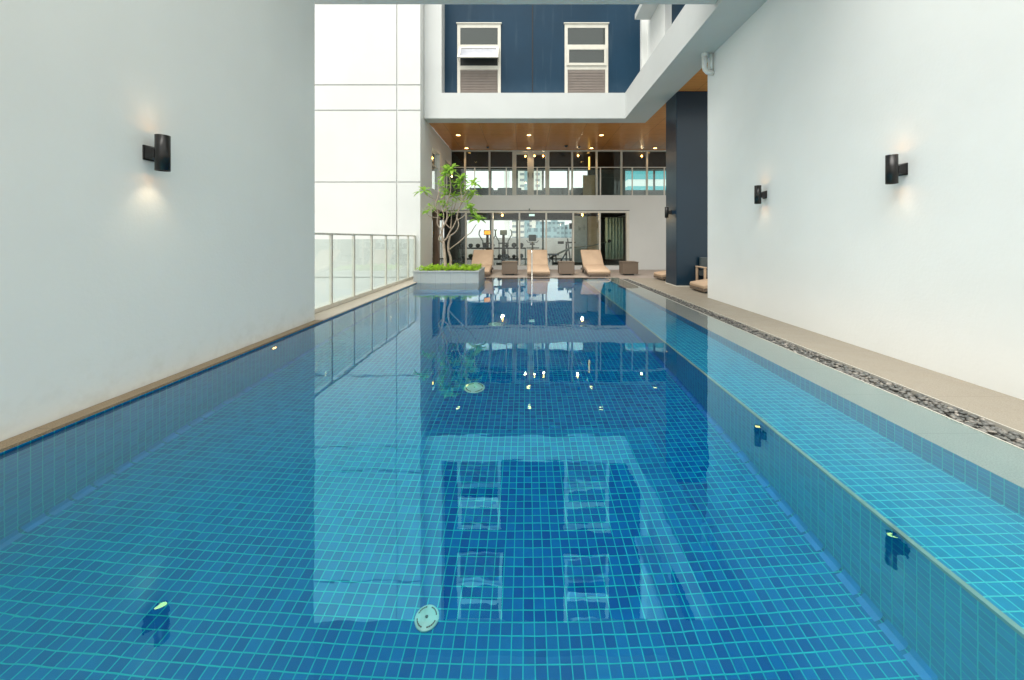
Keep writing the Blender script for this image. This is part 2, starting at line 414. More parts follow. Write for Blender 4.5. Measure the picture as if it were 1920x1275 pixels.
# pebbles in the overflow channel (nobody could count them)
tones = []; PV = []; PF = []
ICO = {}
for n_ in (1, 2):
    q = bmesh.new(); bmesh.ops.create_icosphere(q, subdivisions=n_, radius=1); q.verts.index_update()
    ICO[n_] = ([v.co.copy() for v in q.verts], [tuple(v.index for v in f.verts) for f in q.faces]); q.free()
def pebble(x, y, z, r, sub_):
    m_ = Matrix.Translation((x, y, z)) @ Matrix.Rotation(random.uniform(0, 6.28), 4, 'Z') @ Matrix.Rotation(random.uniform(-.5, .5), 4, 'X') @ Matrix.Diagonal((r * random.uniform(.9, 1.6), r * random.uniform(.75, 1.0), r * random.uniform(.45, .75), 1))
    t = min(1, max(0, random.gauss(.42, .24))); vs, fs = ICO[sub_]; k = len(PV)
    PV.extend(m_ @ v for v in vs); PF.extend(tuple(i + k for i in f) for f in fs); tones.extend([t] * len(vs))
y = 1.2
while y < PY1 - .22:
    step = .023 if y < 5 else .028
    for k in range(9 if y < 5 else 7):
        x = PXE + .025 + (3.225 - PXE - .05) * (k + random.uniform(.1, .9)) / (9 if y < 5 else 7)
        pebble(x, y + random.uniform(-.02, .02), random.uniform(-.045, -.010), random.uniform(.012, .021), 2 if y < 3.6 else 1)
    y += step
me = bpy.data.meshes.new('pebble_strip'); me.from_pydata(PV, [], PF); me.materials.append(M['pebble'])
for f in me.polygons: f.use_smooth = True
at = me.attributes.new('tone', 'FLOAT', 'POINT'); at.data.foreach_set('value', tones)
po = bpy.data.objects.new('pebbles', me); C.objects.link(po)
tag(po, 'grey river pebbles filling the overflow channel beside the pool', 'pebbles', kind='stuff')

# drain covers and wall light in the pool
def drain(x, y, label, R_=.12):
    t = thing('drain_cover', label, 'drain cover', (x, y, PD), 'round drain covers on the pool floor')
    k_ = R_ / .1
    sub('cover_plate', MB().lathe((x, y, PD), [(.10 * k_, .003), (.10 * k_, .010), (.092 * k_, .013), (.0001, .015)], 28), M['drain'], t)
    for k in range(4):
        r = MB(); a0 = k * math.pi / 2 + .2
        for j in range(5):
            a = a0 + j * .22; b = a + .2
            r.quad(*[(x + q * k_ * math.cos(c), y + q * k_ * math.sin(c), PD + .0165 - (q - .06) * .05) for q, c in ((.074, a), (.084, a), (.084, b), (.074, b))])
        sub('slot', r, M['rubber'], t)
    sub('centre_screw', MB().lathe((x, y, PD), [(.008, .015), (.008, .018), (.0001, .019)], 10), M['rubber'], t)
drain(-.52, 1.96, 'round drain cover on the pool floor closest to the near edge of the water', .062)
drain(-.587, 4.28, 'round drain cover on the pool floor, middle one of the three in line')
drain(-.557, 6.72, 'round drain cover on the pool floor farthest away, nearest the planter')
t = thing('pool_wall_light', 'small round lit fitting in the blue tiled wall under the left coping', 'pool light', (PXL, 4.5, -.3))
sub('ring', MB().lathe((PXL, 4.5, -.27), [(.055, .0), (.055, .018), (.045, .022)], 20, 'X'), M['steel'], t)
sub('lens', MB().lathe((PXL + .014, 4.5, -.27), [(.043, .0), (.03, .012), (.0001, .016)], 20, 'X'), M['lamp'], t)

# ------------------------------------------------------------ near walls and canopy
o = B(-3.55, -3.165, -1.5, 5.595, -.3, 6.0).build('side_wall', M['white_left']); tag(o, 'tall pale rendered wall with one black lamp, rising from the tan coping left of the pool', 'wall')
o = B(3.91, 4.25, -1.5, 8.03, -.3, 5.108).build('side_wall', M['white']); tag(o, 'long white rendered wall carrying two black lamps right of the pebble strip', 'wall')
t = thing('canopy', 'pale concrete canopy bridging the pool, its edge beam at the top of the photo', 'canopy', (0, 3, 5.2))
sub('edge_beam', B(-3.55, 3.186, 5.73, 6.3, 5.2, 6.2), M['fascia'], t)
sub('ceiling_slab', B(-3.2, 3.905, 3.9, 5.73, 5.75, 6.1), M['fascia'], t)
# ------------------------------------------------------------ white panelled tower on the left
t = thing('tower', 'tall building clad in plain white panels with thin joints, behind the glass fence', 'building', (-7.5, 13, -30))
seamx = [-14, -11, -8.5, -6.9, -4.01, -3.28]; zz = [-30, -12, -6, -3, .04, 3.0, 5.23, 6.02, 9.4, 12.5]
p = MB()
for i in range(len(seamx) - 1):
    for j in range(len(zz) - 1):
        p.box(seamx[i] + .02, seamx[i + 1] - (.02 if i < 4 else 0), 11.6, 11.66, zz[j] + .02, zz[j + 1] - .02)
sub('wall_panels', p, M['panel'], t)
sub('wall', B(-14, -3.283, 11.64, 13.07, -30, 12.5), M['grey_wall'], t)

# ------------------------------------------------------------ apartment block: blue wall, white frame, soffit
ab = thing('apartment_block', 'upper storeys with a dark blue wall inside a white frame over the terrace', 'building', (0, 12.45, 5.1))
wl_ = MB(); wl_.box(-3.27, 4.2, 12.45, 12.6, 5.9, 12.5); sub('wall', wl_, M['blue'], ab, )
sub('wall_joint', B(.208, .238, 12.443, 12.452, 5.93, 12.5), M['black'], ab)
fb = MB(); fb.box(-3.27, 3.19, 12.0, 12.48, 5.11, 5.93); fb.box(-3.27, -2.71, 12.0, 12.447, 5.93, 12.5)
sub('frame_beam', fb, M['fascia'], ab)
sub('side_beam', B(3.19, 3.985, 4.9, 12.48, 5.11, 5.93), M['fascia'], ab)
sub('soffit', B(-3.28, 9, 12.48, 16.55, 5.15, 5.4), M['wood'], ab)
sub('soffit', B(3.985, 9, 7.9, 12.48, 5.15, 5.4), M['wood'], ab)
rb = MB(); rb.box(3.81, 4.0, 12.3, 12.447, 5.93, 12.5); rb.box(4.0, 4.3, 10.75, 12.447, 5.93, 12.5)
rb.box(3.93, 4.3, 10.55, 10.75, 5.93, 12.5); rb.box(4.1, 4.3, 4.9, 10.55, 9.5, 12.5); rb.box(4.1, 4.3, 4.9, 10.55, 5.93, 6.3)
sub('side_wall_panel', rb, M['white'], ab)
sub('side_window_band', B(4.12, 4.2, 4.9, 10.55, 6.3, 9.5), M['blue'], ab)
sub('ledge', B(3.5, 3.998, 6.4, 12.0, 8.28, 8.45), M['fascia'], ab)
YW = 12.45
def window(x0, zb, opened, label):
    x1 = x0 + 1.445; z1 = zb + 2.33
    f = MB(); y0, y1 = YW - .045, YW + .005
    f.box(x0, x0 + .10, y0, y1, zb, z1); f.box(x1 - .10, x1, y0, y1, zb, z1)
    f.box(x0 + .10, x1 - .10, y0, y1, z1 - .13, z1); f.box(x0 + .10, x1 - .10, y0, y1, zb + 1.53, zb + 1.64)
    f.box(x0 + .10, x1 - .10, y0, y1, zb + .81, zb + .94); f.box(x0 + .1, x1 - .1, y0, y1, zb, zb + .04)
    win = f.build('window', M['frame'], ab); tag(win, label)
    sub('window_head', B(x0 - .03, x1 + .03, YW - .075, YW + .004, z1 + .002, z1 + .035), M['frame'], win)
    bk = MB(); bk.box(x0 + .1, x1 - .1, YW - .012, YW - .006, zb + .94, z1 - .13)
    sub('shade_backing', bk, M['dark'], win)  # near-black sheet, stands in for the shade of the room behind the panes
    g_ = MB(); g_.box(x0 + .1, x1 - .1, YW - .032, YW - .028, zb + 1.64, z1 - .13)
    sub('pane', g_, M['wglass'], win)
    lv = MB(); n = 14
    for k in range(n):
        z = zb + .06 + k * (.74 / n)
        lv.quad((x0 + .1, YW - .05, z), (x1 - .1, YW - .05, z), (x1 - .1, YW - .012, z + .045), (x0 + .1, YW - .012, z + .045))
    lv.box(x0 + .1, x1 - .1, YW - .010, YW - .006, zb + .04, zb + .81)
    sub('louvre', lv, M['louvre'], win)
    # lower sash: hinged at the top, one of them pushed out
    zt, zl = zb + 1.53, zb + .94; Ls = zt - zl; ang = R(33) if opened else 0
    def P(x, s, off):    # s = distance down the sash
        return (x, YW - .036 - math.sin(ang) * s - math.cos(ang) * off, zt - math.cos(ang) * s - math.sin(ang) * off * -1)
    def slab(x0_, x1_, s0, s1, o0, o1):
        mb = MB(); v = [mb.bm.verts.new(P(x, s, o_)) for x in (x0_, x1_) for s in (s0, s1) for o_ in (o0, o1)]
        for q in ((0, 1, 3, 2), (4, 6, 7, 5), (0, 4, 5, 1), (2, 3, 7, 6), (0, 2, 6, 4), (1, 5, 7, 3)): mb.bm.faces.new([v[i] for i in q])
        return mb
    def merge(a, b):
        me_ = bpy.data.meshes.new('t'); b.bm.to_mesh(me_); a.bm.from_mesh(me_); bpy.data.meshes.remove(me_); return a
    s_ = slab(x0 + .06, x0 + .14, 0, Ls, .012, .045)
    for q in ((x1 - .14, x1 - .06, 0, Ls), (x0 + .14, x1 - .14, 0, .07), (x0 + .14, x1 - .14, Ls - .08, Ls)): merge(s_, slab(*q, .012, .045))
    sub('sash', s_, M['frame'], win)
    sub('sash_pane', slab(x0 + .14, x1 - .14, .07, Ls - .08, .024, .028), M['pale_pane'] if opened else M['wglass'], win)
    if opened:
        sub('stay_arm', MB().tube([P(x0 + .07, Ls * .9, .012), (x0 + .07, YW - .03, zl + .12)], .008, 6), M['steel'], win)
        sub('stay_arm', MB().tube([P(x1 - .07, Ls * .9, .012), (x1 - .07, YW - .03, zl + .12)], .008, 6), M['steel'], win)
window(-2.28, 6.05, True, 'lower window with its middle sash pushed open')
window(1.29, 6.05, False, None)
window(-2.28, 6.05 + 3.18, False, None); window(1.29, 6.05 + 3.18, True, None)

# soffit downlights
def downlight(x, y, label, group='round downlights in the wooden ceiling', r=.075):
    t = thing('downlight', label, 'downlight', (x, y, 5.15), group)
    sub('trim_ring', MB().lathe((x, y, 5.15), [(r + .022, .0), (r + .022, -.012), (r, -.014), (r, -.004)], 20), M['frame'], t)
    sub('lens', MB().lathe((x, y, 5.15), [(.0001, -.011), (r, -.009)], 20), M['down'], t)
    l = bpy.data.lights.new('bulb', 'SPOT'); l.energy = 6; l.color = (1, .62, .28); l.spot_size = R(110); l.shadow_soft_size = .05
    lo = bpy.data.objects.new('bulb', l); C.objects.link(lo); lo.parent = t; lo.location = (0, 0, -.03)
    return t
for x, y, lb in ((-2.55, 14.07, 'lit ceiling downlight in the front row, above the frangipani tree'),
                 (.12, 14.07, 'lit ceiling downlight in the front row, middle one of three'),
                 (2.85, 14.07, 'lit ceiling downlight in the front row, nearest the blue column'),
                 (-2.56, 16.1, 'lit ceiling downlight in the back row near the glass, leftmost of four'),
                 (.115, 16.1, 'lit ceiling downlight in the back row just above the double doors'),
                 (2.83, 16.1, 'lit ceiling downlight in the back row, third from the left near the glass'),
                 (5.57, 16.1, 'lit ceiling downlight in the back row, closest to the blue column')):
    downlight(x, y, lb)
for x, y, lb, rr in ((-1.62, 15.9, 'small ceiling sprinkler head above the balcony, left of the double doors', .05), (1.70, 15.7, 'dark domed detector on the wooden ceiling right of the double doors', .07), (2.25, 15.8, 'flat grey detector on the wooden ceiling beside the dark domed one', .05)):
    t = thing('ceiling_detector', lb, 'detector', (x, y, 5.15))
    sub('base', MB().lathe((x, y, 5.15), [(rr + .01, 0), (rr + .01, -.02), (rr, -.022)], 16), M['greyp'], t)
    sub('dome', MB().lathe((x, y, 5.15), [(rr, -.021), (rr * .8, -.05), (.0001, -.065)], 16), M['dgrey'], t)

# drain pipe at the end of the right wall
t = thing('drain_pipe', 'short white U-shaped drain pipe at the far top corner of the right wall', 'pipe', (3.85, 7.8, 4.6))
sub('pipe', MB().tube([(3.72, 7.78, 5.10), (3.72, 7.78, 4.84), (3.735, 7.78, 4.77), (3.78, 7.78, 4.72), (3.84, 7.78, 4.70), (3.905, 7.78, 4.70)], .05, 16), M['pipe'], t)
sub('branch_pipe', MB().tube([(3.862, 7.78, 5.10), (3.862, 7.78, 4.78)], .028, 12), M['pipe'], t)
sub('collar', MB().lathe((3.72, 7.78, 5.04), [(.05, 0), (.06, .005), (.06, .065), (.05, .07)], 16), M['pipe'], t)

# blue column
t = thing('blue_column', 'massive dark blue square column standing on the terrace right of the pool', 'column', (4.7, 10.25, -.02))
sub('shaft', B(3.985, 5.3, 9.88, 10.63, .0, 5.148), M['blue_col'], t, bevel=.012)
sub('base_trim', B(3.975, 5.31, 9.87, 10.64, -.02, .0), M['frame'], t)

# ------------------------------------------------------------ wall sconces
def make_sconce(label):
    t = thing('wall_lamp', label, 'wall lamp', (0, 0, 0), 'black cylindrical up and down wall lamps')
    # wall plane at local x=0, lamp stands out to +x; length .30, radius .049
    cxx = .12
    b = MB(); n = 28; r0, r1, hL = .050, .045, .148
    rings = [[b.bm.verts.new((cxx + r * math.cos(2 * math.pi * k / n), r * math.sin(2 * math.pi * k / n), z)) for k in range(n)] for r, z in ((r1, -hL + .03), (r1, -hL), (r0, -hL), (r0, hL), (r1, hL), (r1, hL - .03))]
    for i in range(5):
        for k in range(n):
            f = b.bm.faces.new((rings[i][k], rings[i][(k + 1) % n], rings[i + 1][(k + 1) % n], rings[i + 1][k])); f.smooth = i in (0, 2, 4)
    sub('lamp_tube', b, M['black'], t)
    sub('lens', MB().lathe((cxx, 0, -hL + .014), [(.0001, 0), (.044, 0)], 24), M['lamp'], t)
    sub('lens', MB().lathe((cxx, 0, hL - .014), [(.0001, 0), (.044, 0)], 24), M['lamp'], t)
    a = MB(); v = [a.bm.verts.new(p) for p in ((.012, -.046, -.055), (.012, .046, -.055), (.012, .046, .055), (.012, -.046, .055), (.078, -.034, -.04), (.078, .034, -.04), (.078, .034, .035), (.078, -.034, .035))]
    for q in ((0, 1, 2, 3), (4, 5, 6, 7), (0, 1, 5, 4), (1, 2, 6, 5), (2, 3, 7, 6), (3, 0, 4, 7)): a.bm.faces.new([v[i] for i in q])
    sub('bracket', a, M['black'], t, bevel=.004)
    sub('wall_plate', B(0, .012, -.05, .05, -.064, .060), M['black'], t, bevel=.003)
    for s, e in ((-1, .5), (1, .16)):
        l = bpy.data.lights.new('bulb', 'SPOT'); l.energy = e; l.color = (1, .80, .54); l.spot_size = R(96); l.spot_blend = .9; l.shadow_soft_size = .03
        lo = bpy.data.objects.new('bulb', l); C.objects.link(lo); lo.parent = t; lo.location = (cxx, 0, s * (hL + .004))
        lo.rotation_euler = (0, 0, 0) if s < 0 else (R(180), 0, 0)
    return t
ZS = 1.965
s0 = make_sconce('black up-down lamp glowing on the left wall above the tan coping')
s0.location = (-3.165, 3.13, ZS)
# lamps stand out about 12 cm less on screen: move base so tube sits where the photo has it
dup(s0, (3.91, 3.867, ZS), math.pi, 'black up-down lamp on the right wall, the nearer of the two')
dup(s0, (3.91, 6.10, ZS), math.pi, 'black up-down lamp on the right wall, the farther and smaller-looking one')
dup(s0, (3.985, 10.25, ZS), math.pi, 'black up-down lamp on the side of the blue column')

for ch, e in zip([c for c in s0.children if c.type == 'LIGHT'], (1.6, .35)):
    ch.data = ch.data.copy(); ch.data.energy = e
# ------------------------------------------------------------ pool fence (glass) on the left
t = thing('glass_fence', 'glass panel fence with champagne metal posts and top rail on the left pool edge', 'fence', (-3.45, 8.5, .018))
XF = -3.45
sub('top_rail', B(XF - .025, XF + .025, 5.7, 11.59, 1.31, 1.345), M['steelframe'], t, bevel=.004)
sub('bottom_rail', B(XF - .03, XF + .03, 5.7, 11.59, .018, .10), M['steelframe'], t, bevel=.004)
ys = [5.75 + .863 * k for k in range(7)] + [11.56]
for y in ys: sub('post', B(XF - .022, XF + .022, y - .026, y + .026, .10, 1.31), M['steelframe'], t)
for a, b in zip(ys[:-1], ys[1:]):
    sub('glass_panel', B(XF - .005, XF + .005, a + .03, b - .03, .10, 1.235), M['fglass'], t)

# ------------------------------------------------------------ gymnasium building, two storeys
GY, UY, BY = 15.2, 16.5, 21.2
gy = thing('gym_building', 'two storey glazed building with gym below and lounge above, behind the sun loungers', 'building', (0, 18, -.02))
# solids
wv = MB()
wv.box(4.12, 9, GY, GY + .2, -.02, 3.01)                       # white wall right of gym glass
wv.box(-3.28, 4.12, GY, GY + .2, 2.33, 3.01)                   # slab band
wv.box(-3.28, 4.12, GY - .0, GY + .2, -.02, .14)               # sill
sub('wall', wv, M['grey_wall'], gy)
mo = MB(); mo.box(-3.25, 4.2, GY - .03, GY - .002, 2.29, 2.37); mo.box(4.1, 4.2, GY - .03, GY - .002, .0, 2.29); sub('trim', mo, M['frame'], gy)
sub('trim_groove', B(-3.25, 4.22, GY - .006, GY - .002, 2.375, 2.40), M['dgrey'], gy)
sub('balcony_slab', B(-7.5, 9, GY + .2, BY, 2.40, 3.0), M['grey_wall'], gy)
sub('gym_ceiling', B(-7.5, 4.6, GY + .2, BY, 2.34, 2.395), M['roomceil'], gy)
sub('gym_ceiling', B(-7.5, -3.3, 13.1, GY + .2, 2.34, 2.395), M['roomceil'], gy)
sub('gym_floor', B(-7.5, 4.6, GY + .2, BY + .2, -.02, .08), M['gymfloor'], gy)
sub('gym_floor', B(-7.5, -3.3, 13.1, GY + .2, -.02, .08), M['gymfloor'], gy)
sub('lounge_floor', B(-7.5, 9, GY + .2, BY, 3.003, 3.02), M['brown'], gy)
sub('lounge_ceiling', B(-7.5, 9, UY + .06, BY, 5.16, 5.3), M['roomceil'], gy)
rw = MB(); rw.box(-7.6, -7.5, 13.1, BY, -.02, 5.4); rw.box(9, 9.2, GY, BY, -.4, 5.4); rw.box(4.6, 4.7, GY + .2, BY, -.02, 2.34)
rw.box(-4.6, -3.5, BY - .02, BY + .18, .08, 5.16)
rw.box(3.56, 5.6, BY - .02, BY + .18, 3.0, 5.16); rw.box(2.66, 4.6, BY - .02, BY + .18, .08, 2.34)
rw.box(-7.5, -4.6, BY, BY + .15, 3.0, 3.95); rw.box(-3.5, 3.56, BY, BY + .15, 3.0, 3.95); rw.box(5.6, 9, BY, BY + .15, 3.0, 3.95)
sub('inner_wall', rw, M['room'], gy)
# left flank of the L: wall at X=-3.28 from Y 13.07 to 15.2
lf = MB(); lf.box(-3.48, -3.284, 13.075, GY, 2.33, 3.01); lf.box(-3.48, -3.284, 13.075, GY, 4.45, 5.15); lf.box(-3.48, -3.284, 14.25, GY, 3.01, 4.45)
lf.box(-3.48, -3.284, 13.075, GY, -.02, .14); lf.box(-7.5, -3.48, 13.075, 13.1, -.4, 5.4); lf.box(-3.46, -3.284, GY, UY, 4.45, 5.15)
sub('flank_wall', lf, M['grey_wall'], gy)
sub('cladding', B(-3.48, -3.282, 13.92, 14.25, .14, 2.33), M['brown'], gy)
sub('flank_pane', B(-3.40, -3.39, 13.1, 13.92, .14, 2.33), M['glass'], gy)
sub('flank_pane', B(-3.40, -3.39, 14.25, GY - .01, .14, 2.33), M['glass'], gy)
sub('flank_pane', B(-3.40, -3.39, 13.1, 14.25, 3.01, 4.45), M['glass'], gy)
fr = MB(); fr.box(-3.42, -3.36, 13.075, 14.25, 3.9, 3.94); fr.box(-3.42, -3.36, 13.075, 13.11, 3.01, 4.45); sub('flank_frame', fr, M['frame'], gy)
# gym front glazing
MX = [-3.27, -2.44, -1.35, -.26, .83, 1.93, 3.01, 4.08]
for x in MX[1:-1]: sub('mullion', B(x - .035, x + .035, GY - .01, GY + .06, .14, 2.33), M['frame'], gy)
for a, b in zip(MX[:-1], MX[1:]): sub('gym_pane', B(a + .03, b - .03, GY + .02, GY + .03, .14, 2.33), M['glass'], gy)
# upper glazing
UX = [-3.6, -2.69, -1.61, -.56, .21, 1.0, 2.05, 3.13, 4.23, 5.36, 6.5, 7.6, 8.7]
for x in UX[1:]:
    wd = .04
    sub('lounge_mullion', B(x - wd, x + wd, UY, UY + .07, 3.02, 5.10), M['frame'], gy)
sub('lounge_head', B(-3.28, 9, UY, UY + .08, 5.10, 5.149), M['frame'], gy)
for a, b in zip(UX[:-1], UX[1:]):
    if -.6 < a < .9: continue
    sub('lounge_pane', B(a + .04, b - .04, UY + .03, UY + .04, 3.02, 5.10), M['glass'], gy)
for a, b in ((-.52, .17), (.25, .96)):
    d_ = MB(); d_.box(a, a + .10, UY + .012, UY + .055, 3.03, 5.09); d_.box(b - .10, b, UY + .012, UY + .055, 3.03, 5.09); d_.box(a + .10, b - .10, UY + .012, UY + .055, 4.97, 5.09); d_.box(a + .1, b - .1, UY + .012, UY + .055, 3.03, 3.18)
    do = sub('door', d_, M['frame'], gy)
    sub('door_pane', B(a + .10, b - .10, UY + .03, UY + .036, 3.18, 4.97), M['glass'], do)
    hx = b - .05 if a < 0 else a + .05
    sub('handle', MB().tube([(hx, UY + .012, 3.95), (hx, UY - .03, 3.95), (hx, UY - .03, 4.15), (hx, UY + .012, 4.15)], .012, 8), M['dgrey'], do)
# back windows
def backwin(xs, z0, z1):
    for a, b in zip(xs[:-1], xs[1:]):
        f = MB(); f.box(a, a + .05, BY + .02, BY + .1, z0, z1); f.box(b - .05, b, BY + .02, BY + .1, z0, z1); f.box(a + .05, b - .05, BY + .02, BY + .1, z1 - .06, z1); f.box(a + .05, b - .05, BY + .02, BY + .1, z0, z0 + .05)
        o_ = sub('back_window', f, M['greyp'], gy)
        sub('pane', B(a + .05, b - .05, BY + .05, BY + .056, z0 + .05, z1 - .06), M['bglass'], o_)
backwin([-3.5, -2.0, -.5, .97, 2.66], .08, 2.34); backwin([-7.4, -6.0, -4.6], .08, 2.34)
backwin([-3.5, -2.0, -.5, .97, 2.4, 3.56], 3.95, 5.16); backwin([-7.4, -6.0, -4.6], 3.95, 5.16); backwin([5.6, 7.3, 8.95], 3.95, 5.16)

# inside: slate pillar, beige panel, curtain
o = B(2.30, 2.95, 18.0, 18.5, .08, 2.335).build('pillar', M['slate']); tag(o, 'slate grey square pillar inside the gym behind the glass', 'pillar')
o = B(3.02, 3.66, 18.3, 18.36, .08, 2.335).build('partition', M['beige']); tag(o, 'olive beige partition panel in the gym right of the slate pillar', 'partition')
o = B(2.9, 3.5, 18.9, 19.0, 3.02, 4.45).build('partition', M['beige']); tag(o, 'ochre panel standing in the dark upstairs lounge, right of centre', 'partition')
cb = MB(); n = 90; xs = [3.62 + .8 * k / n for k in range(n + 1)]
for k in range(n):
    a, b = [(x, 17.0 + .06 * math.sin((x - 3.6) * 45)) for x in xs[k:k + 2]]
    cb.quad((*a, .3), (*b, .3), (*b, 2.2), (*a, 2.2))
    cb.bm.faces.ensure_lookup_table(); cb.bm.faces[-1].smooth = True
cu = cb.build('curtain', M['curtain']); tag(cu, 'pleated dark green curtain hanging behind the last gym pane on the right', 'curtain')
sol = cu.modifiers.new('s', 'SOLIDIFY'); sol.thickness = .006
tag(MB().tube([(3.5, 17.0, 2.22), (4.55, 17.0, 2.22)], .014, 8).build('curtain_rod', M['dgrey']), 'thin dark curtain rod above the green pleated curtain', 'curtain rod')
# sofas upstairs
def sofa(x, y, label):
    t = thing('sofa', label, 'sofa', (x, y, 3.02), 'dark sofas upstairs')
    sub('backrest', B(x - .62, x + .62, y - .28, y - .08, 3.35, 3.88), M['sofa'], t, bevel=.05)
    sub('seat', B(x - .6, x + .6, y - .08, y + .42, 3.15, 3.45), M['sofa'], t, bevel=.04)
    for s in (-1, 1): sub('armrest', B(x + s * .66 - .06, x + s * .66 + .06, y - .25, y + .42, 3.06, 3.68), M['sofa'], t, bevel=.03)
    for sx in (-.5, .5):
        for sy in (-.2, .35): sub('leg', MB().tube([(x + sx, y + sy, 3.02), (x + sx, y + sy, 3.16)], .02, 8), M['dgrey'], t)
for x, lb in ((-2.3, 'dark sofa upstairs seen over the slab edge, leftmost one behind the tree'), (-.85, 'dark sofa upstairs just left of the double doors'), (1.55, 'dark sofa upstairs just right of the double doors'), (2.95, 'dark sofa upstairs, rightmost of those against the bright windows')):
    sofa(x, 19.6, lb)
# interior ceiling bulbs
for i, (x, y, z, lb) in enumerate(((-.02, 17.3, 5.06, 'orange glowing bulb upstairs, left one behind the double doors'), (.40, 17.3, 5.08, 'orange glowing bulb upstairs, brightest one behind the double doors'),
        (.80, 17.3, 5.07, 'small orange bulb upstairs at the right edge of the double doors'), (2.42, 17.3, 5.09, 'orange glowing bulb upstairs right of the double doors, beside the amber wall strip'),
        (5.37, 17.3, 5.07, 'orange bulb upstairs behind the glass nearest the blue column'), (-3.66, 14.6, 4.40, 'orange lantern glow in the narrow side window left of the tree'),
        (-1.02, 16.2, 2.26, 'small warm bulb at the gym ceiling above the elliptical trainers'), (2.45, 16.2, 2.28, 'pale warm bulb at the gym ceiling above the third lounger'))):
    t = thing('ceiling_bulb', lb, 'lamp', (x, y, z), 'warm bulbs on the interior ceilings')
    sub('bulb_globe', MB().lathe((x, y, z), [(.0001, -.045), (.03, -.035), (.043, 0), (.03, .03), (.012, .045)], 14), M['pend'], t)
    l = bpy.data.lights.new('bulb_light', 'POINT'); l.energy = 3 if z > 3 else 14; l.color = (1, .7, .4); l.shadow_soft_size = .05
    lo = bpy.data.objects.new('bulb_light', l); C.objects.link(lo); lo.parent = t; lo.location = (0, 0, -.08)
    zt = 5.16 if z > 3 else 2.34
    sub('stem', MB().tube([(x, y, z + .04), (x, y, zt)], .012, 8), M['dgrey'], t)
tag(B(2.95, 3.02, 17.6, 17.64, 4.5, 5.1).build('light_strip', emis('amber_strip', (1, .5, .1), .9)), 'amber lit vertical strip on the lounge wall upstairs', 'light strip')
# exit sign: pale panel
t = thing('exit_sign', 'small pale green lit sign hanging at the gym ceiling behind the glass', 'sign', (.24, 15.6, 2.2))
sub('housing', B(.12, .38, 15.6, 15.63, 2.17, 2.28), M['greyp'], t); sub('panel', B(.135, .365, 15.594, 15.598, 2.185, 2.265), M['exit'], t)
sub('hanger', B(.24, .26, 15.605, 15.62, 2.28, 2.34), M['greyp'], t)
t = thing('security_camera', 'tiny grey camera fixed under the white slab band above the gym doors', 'camera', (.14, 15.15, 2.42))
sub('mount', B(.13, .15, 15.12, 15.196, 2.44, 2.47), M['greyp'], t); sub('camera_body', MB().tube([(.14, 15.13, 2.45), (.14, 15.05, 2.40)], .022, 10), M['greyp'], t)

# balcony railing
t = thing('balcony_railing', 'glass balcony railing with slim metal posts along the white slab upstairs', 'railing', (2.5, 15.25, 3.01))
sub('top_rail', B(-3.25, 8.9, 15.25, 15.29, 4.14, 4.17), M['frame'], t)
px_ = [-3.24, -2.09, -.8, .46, 1.76, 3.05, 4.35, 5.66, 6.95, 8.2]
for x in px_: sub('post', B(x - .02, x + .02, 15.252, 15.288, 3.01, 4.14), M['steelframe'], t)
for a, b in zip(px_[:-1], px_[1:]): sub('glass_panel', B(a + .03, b - .03, 15.266, 15.274, 3.02, 4.10), M['glass'], t)

# terrace beyond and the city
o = B(-14, 14, 23.5, 23.7, -1, 1.29).build('parapet', M['white']); tag(o, 'plain white parapet seen outside through the gym back windows', 'parapet')
tag(B(-14, 14, BY + .2, 23.5, -.4, .0).build('roof_terrace', M['deck2']), kind='structure')
def bld(name, mat, x0, x1, y0, y1, z1, label, roof=True, mat2=None):
    t = thing(name, label, 'building', ((x0 + x1) / 2, (y0 + y1) / 2, -30))
    sub('wall', B(x0, x1, y0, y1, -30, z1), M[mat], t)
    if roof: sub('roof_plant', B(x0 + (x1 - x0) * .3, x0 + (x1 - x0) * .6, y0 + 1, y1 - 1, z1, z1 + 3), M[mat2 or mat], t)
    return t
bld('far_tower', 'tower_far', -7.5, 9.5, 200, 215, 62, 'pale tower block with rows of windows seen through the gym and the doors above')
tw = [o for o in C.objects if o.name == 'far_tower'][0]
sub('stair_core', B(-.8, 1.9, 199.5, 200, -30, 61), M['block_far'], tw)
bld('far_slab_block', 'white', -13.5, -10.5, 230, 240, 58, 'slim pale grey high rise edge left of the windowed tower')
bld('far_office', 'block_far', 1, 14, 170, 185, 6.0, 'low blue grey office block in front of the pale tower')
bld('far_office', 'block_far', 15, 27, 260, 280, 13, 'stepped blue grey block with a taller part, through the third gym pane')
bld('far_office', 'block_far', 27.5, 32, 262, 280, 8, 'lowest blue grey block at the right of the skyline behind the gym')
bld('glass_office', 'teal_far', 17, 34, 62, 75, 22, 'turquoise glass office with white bands seen upstairs beside the blue column')

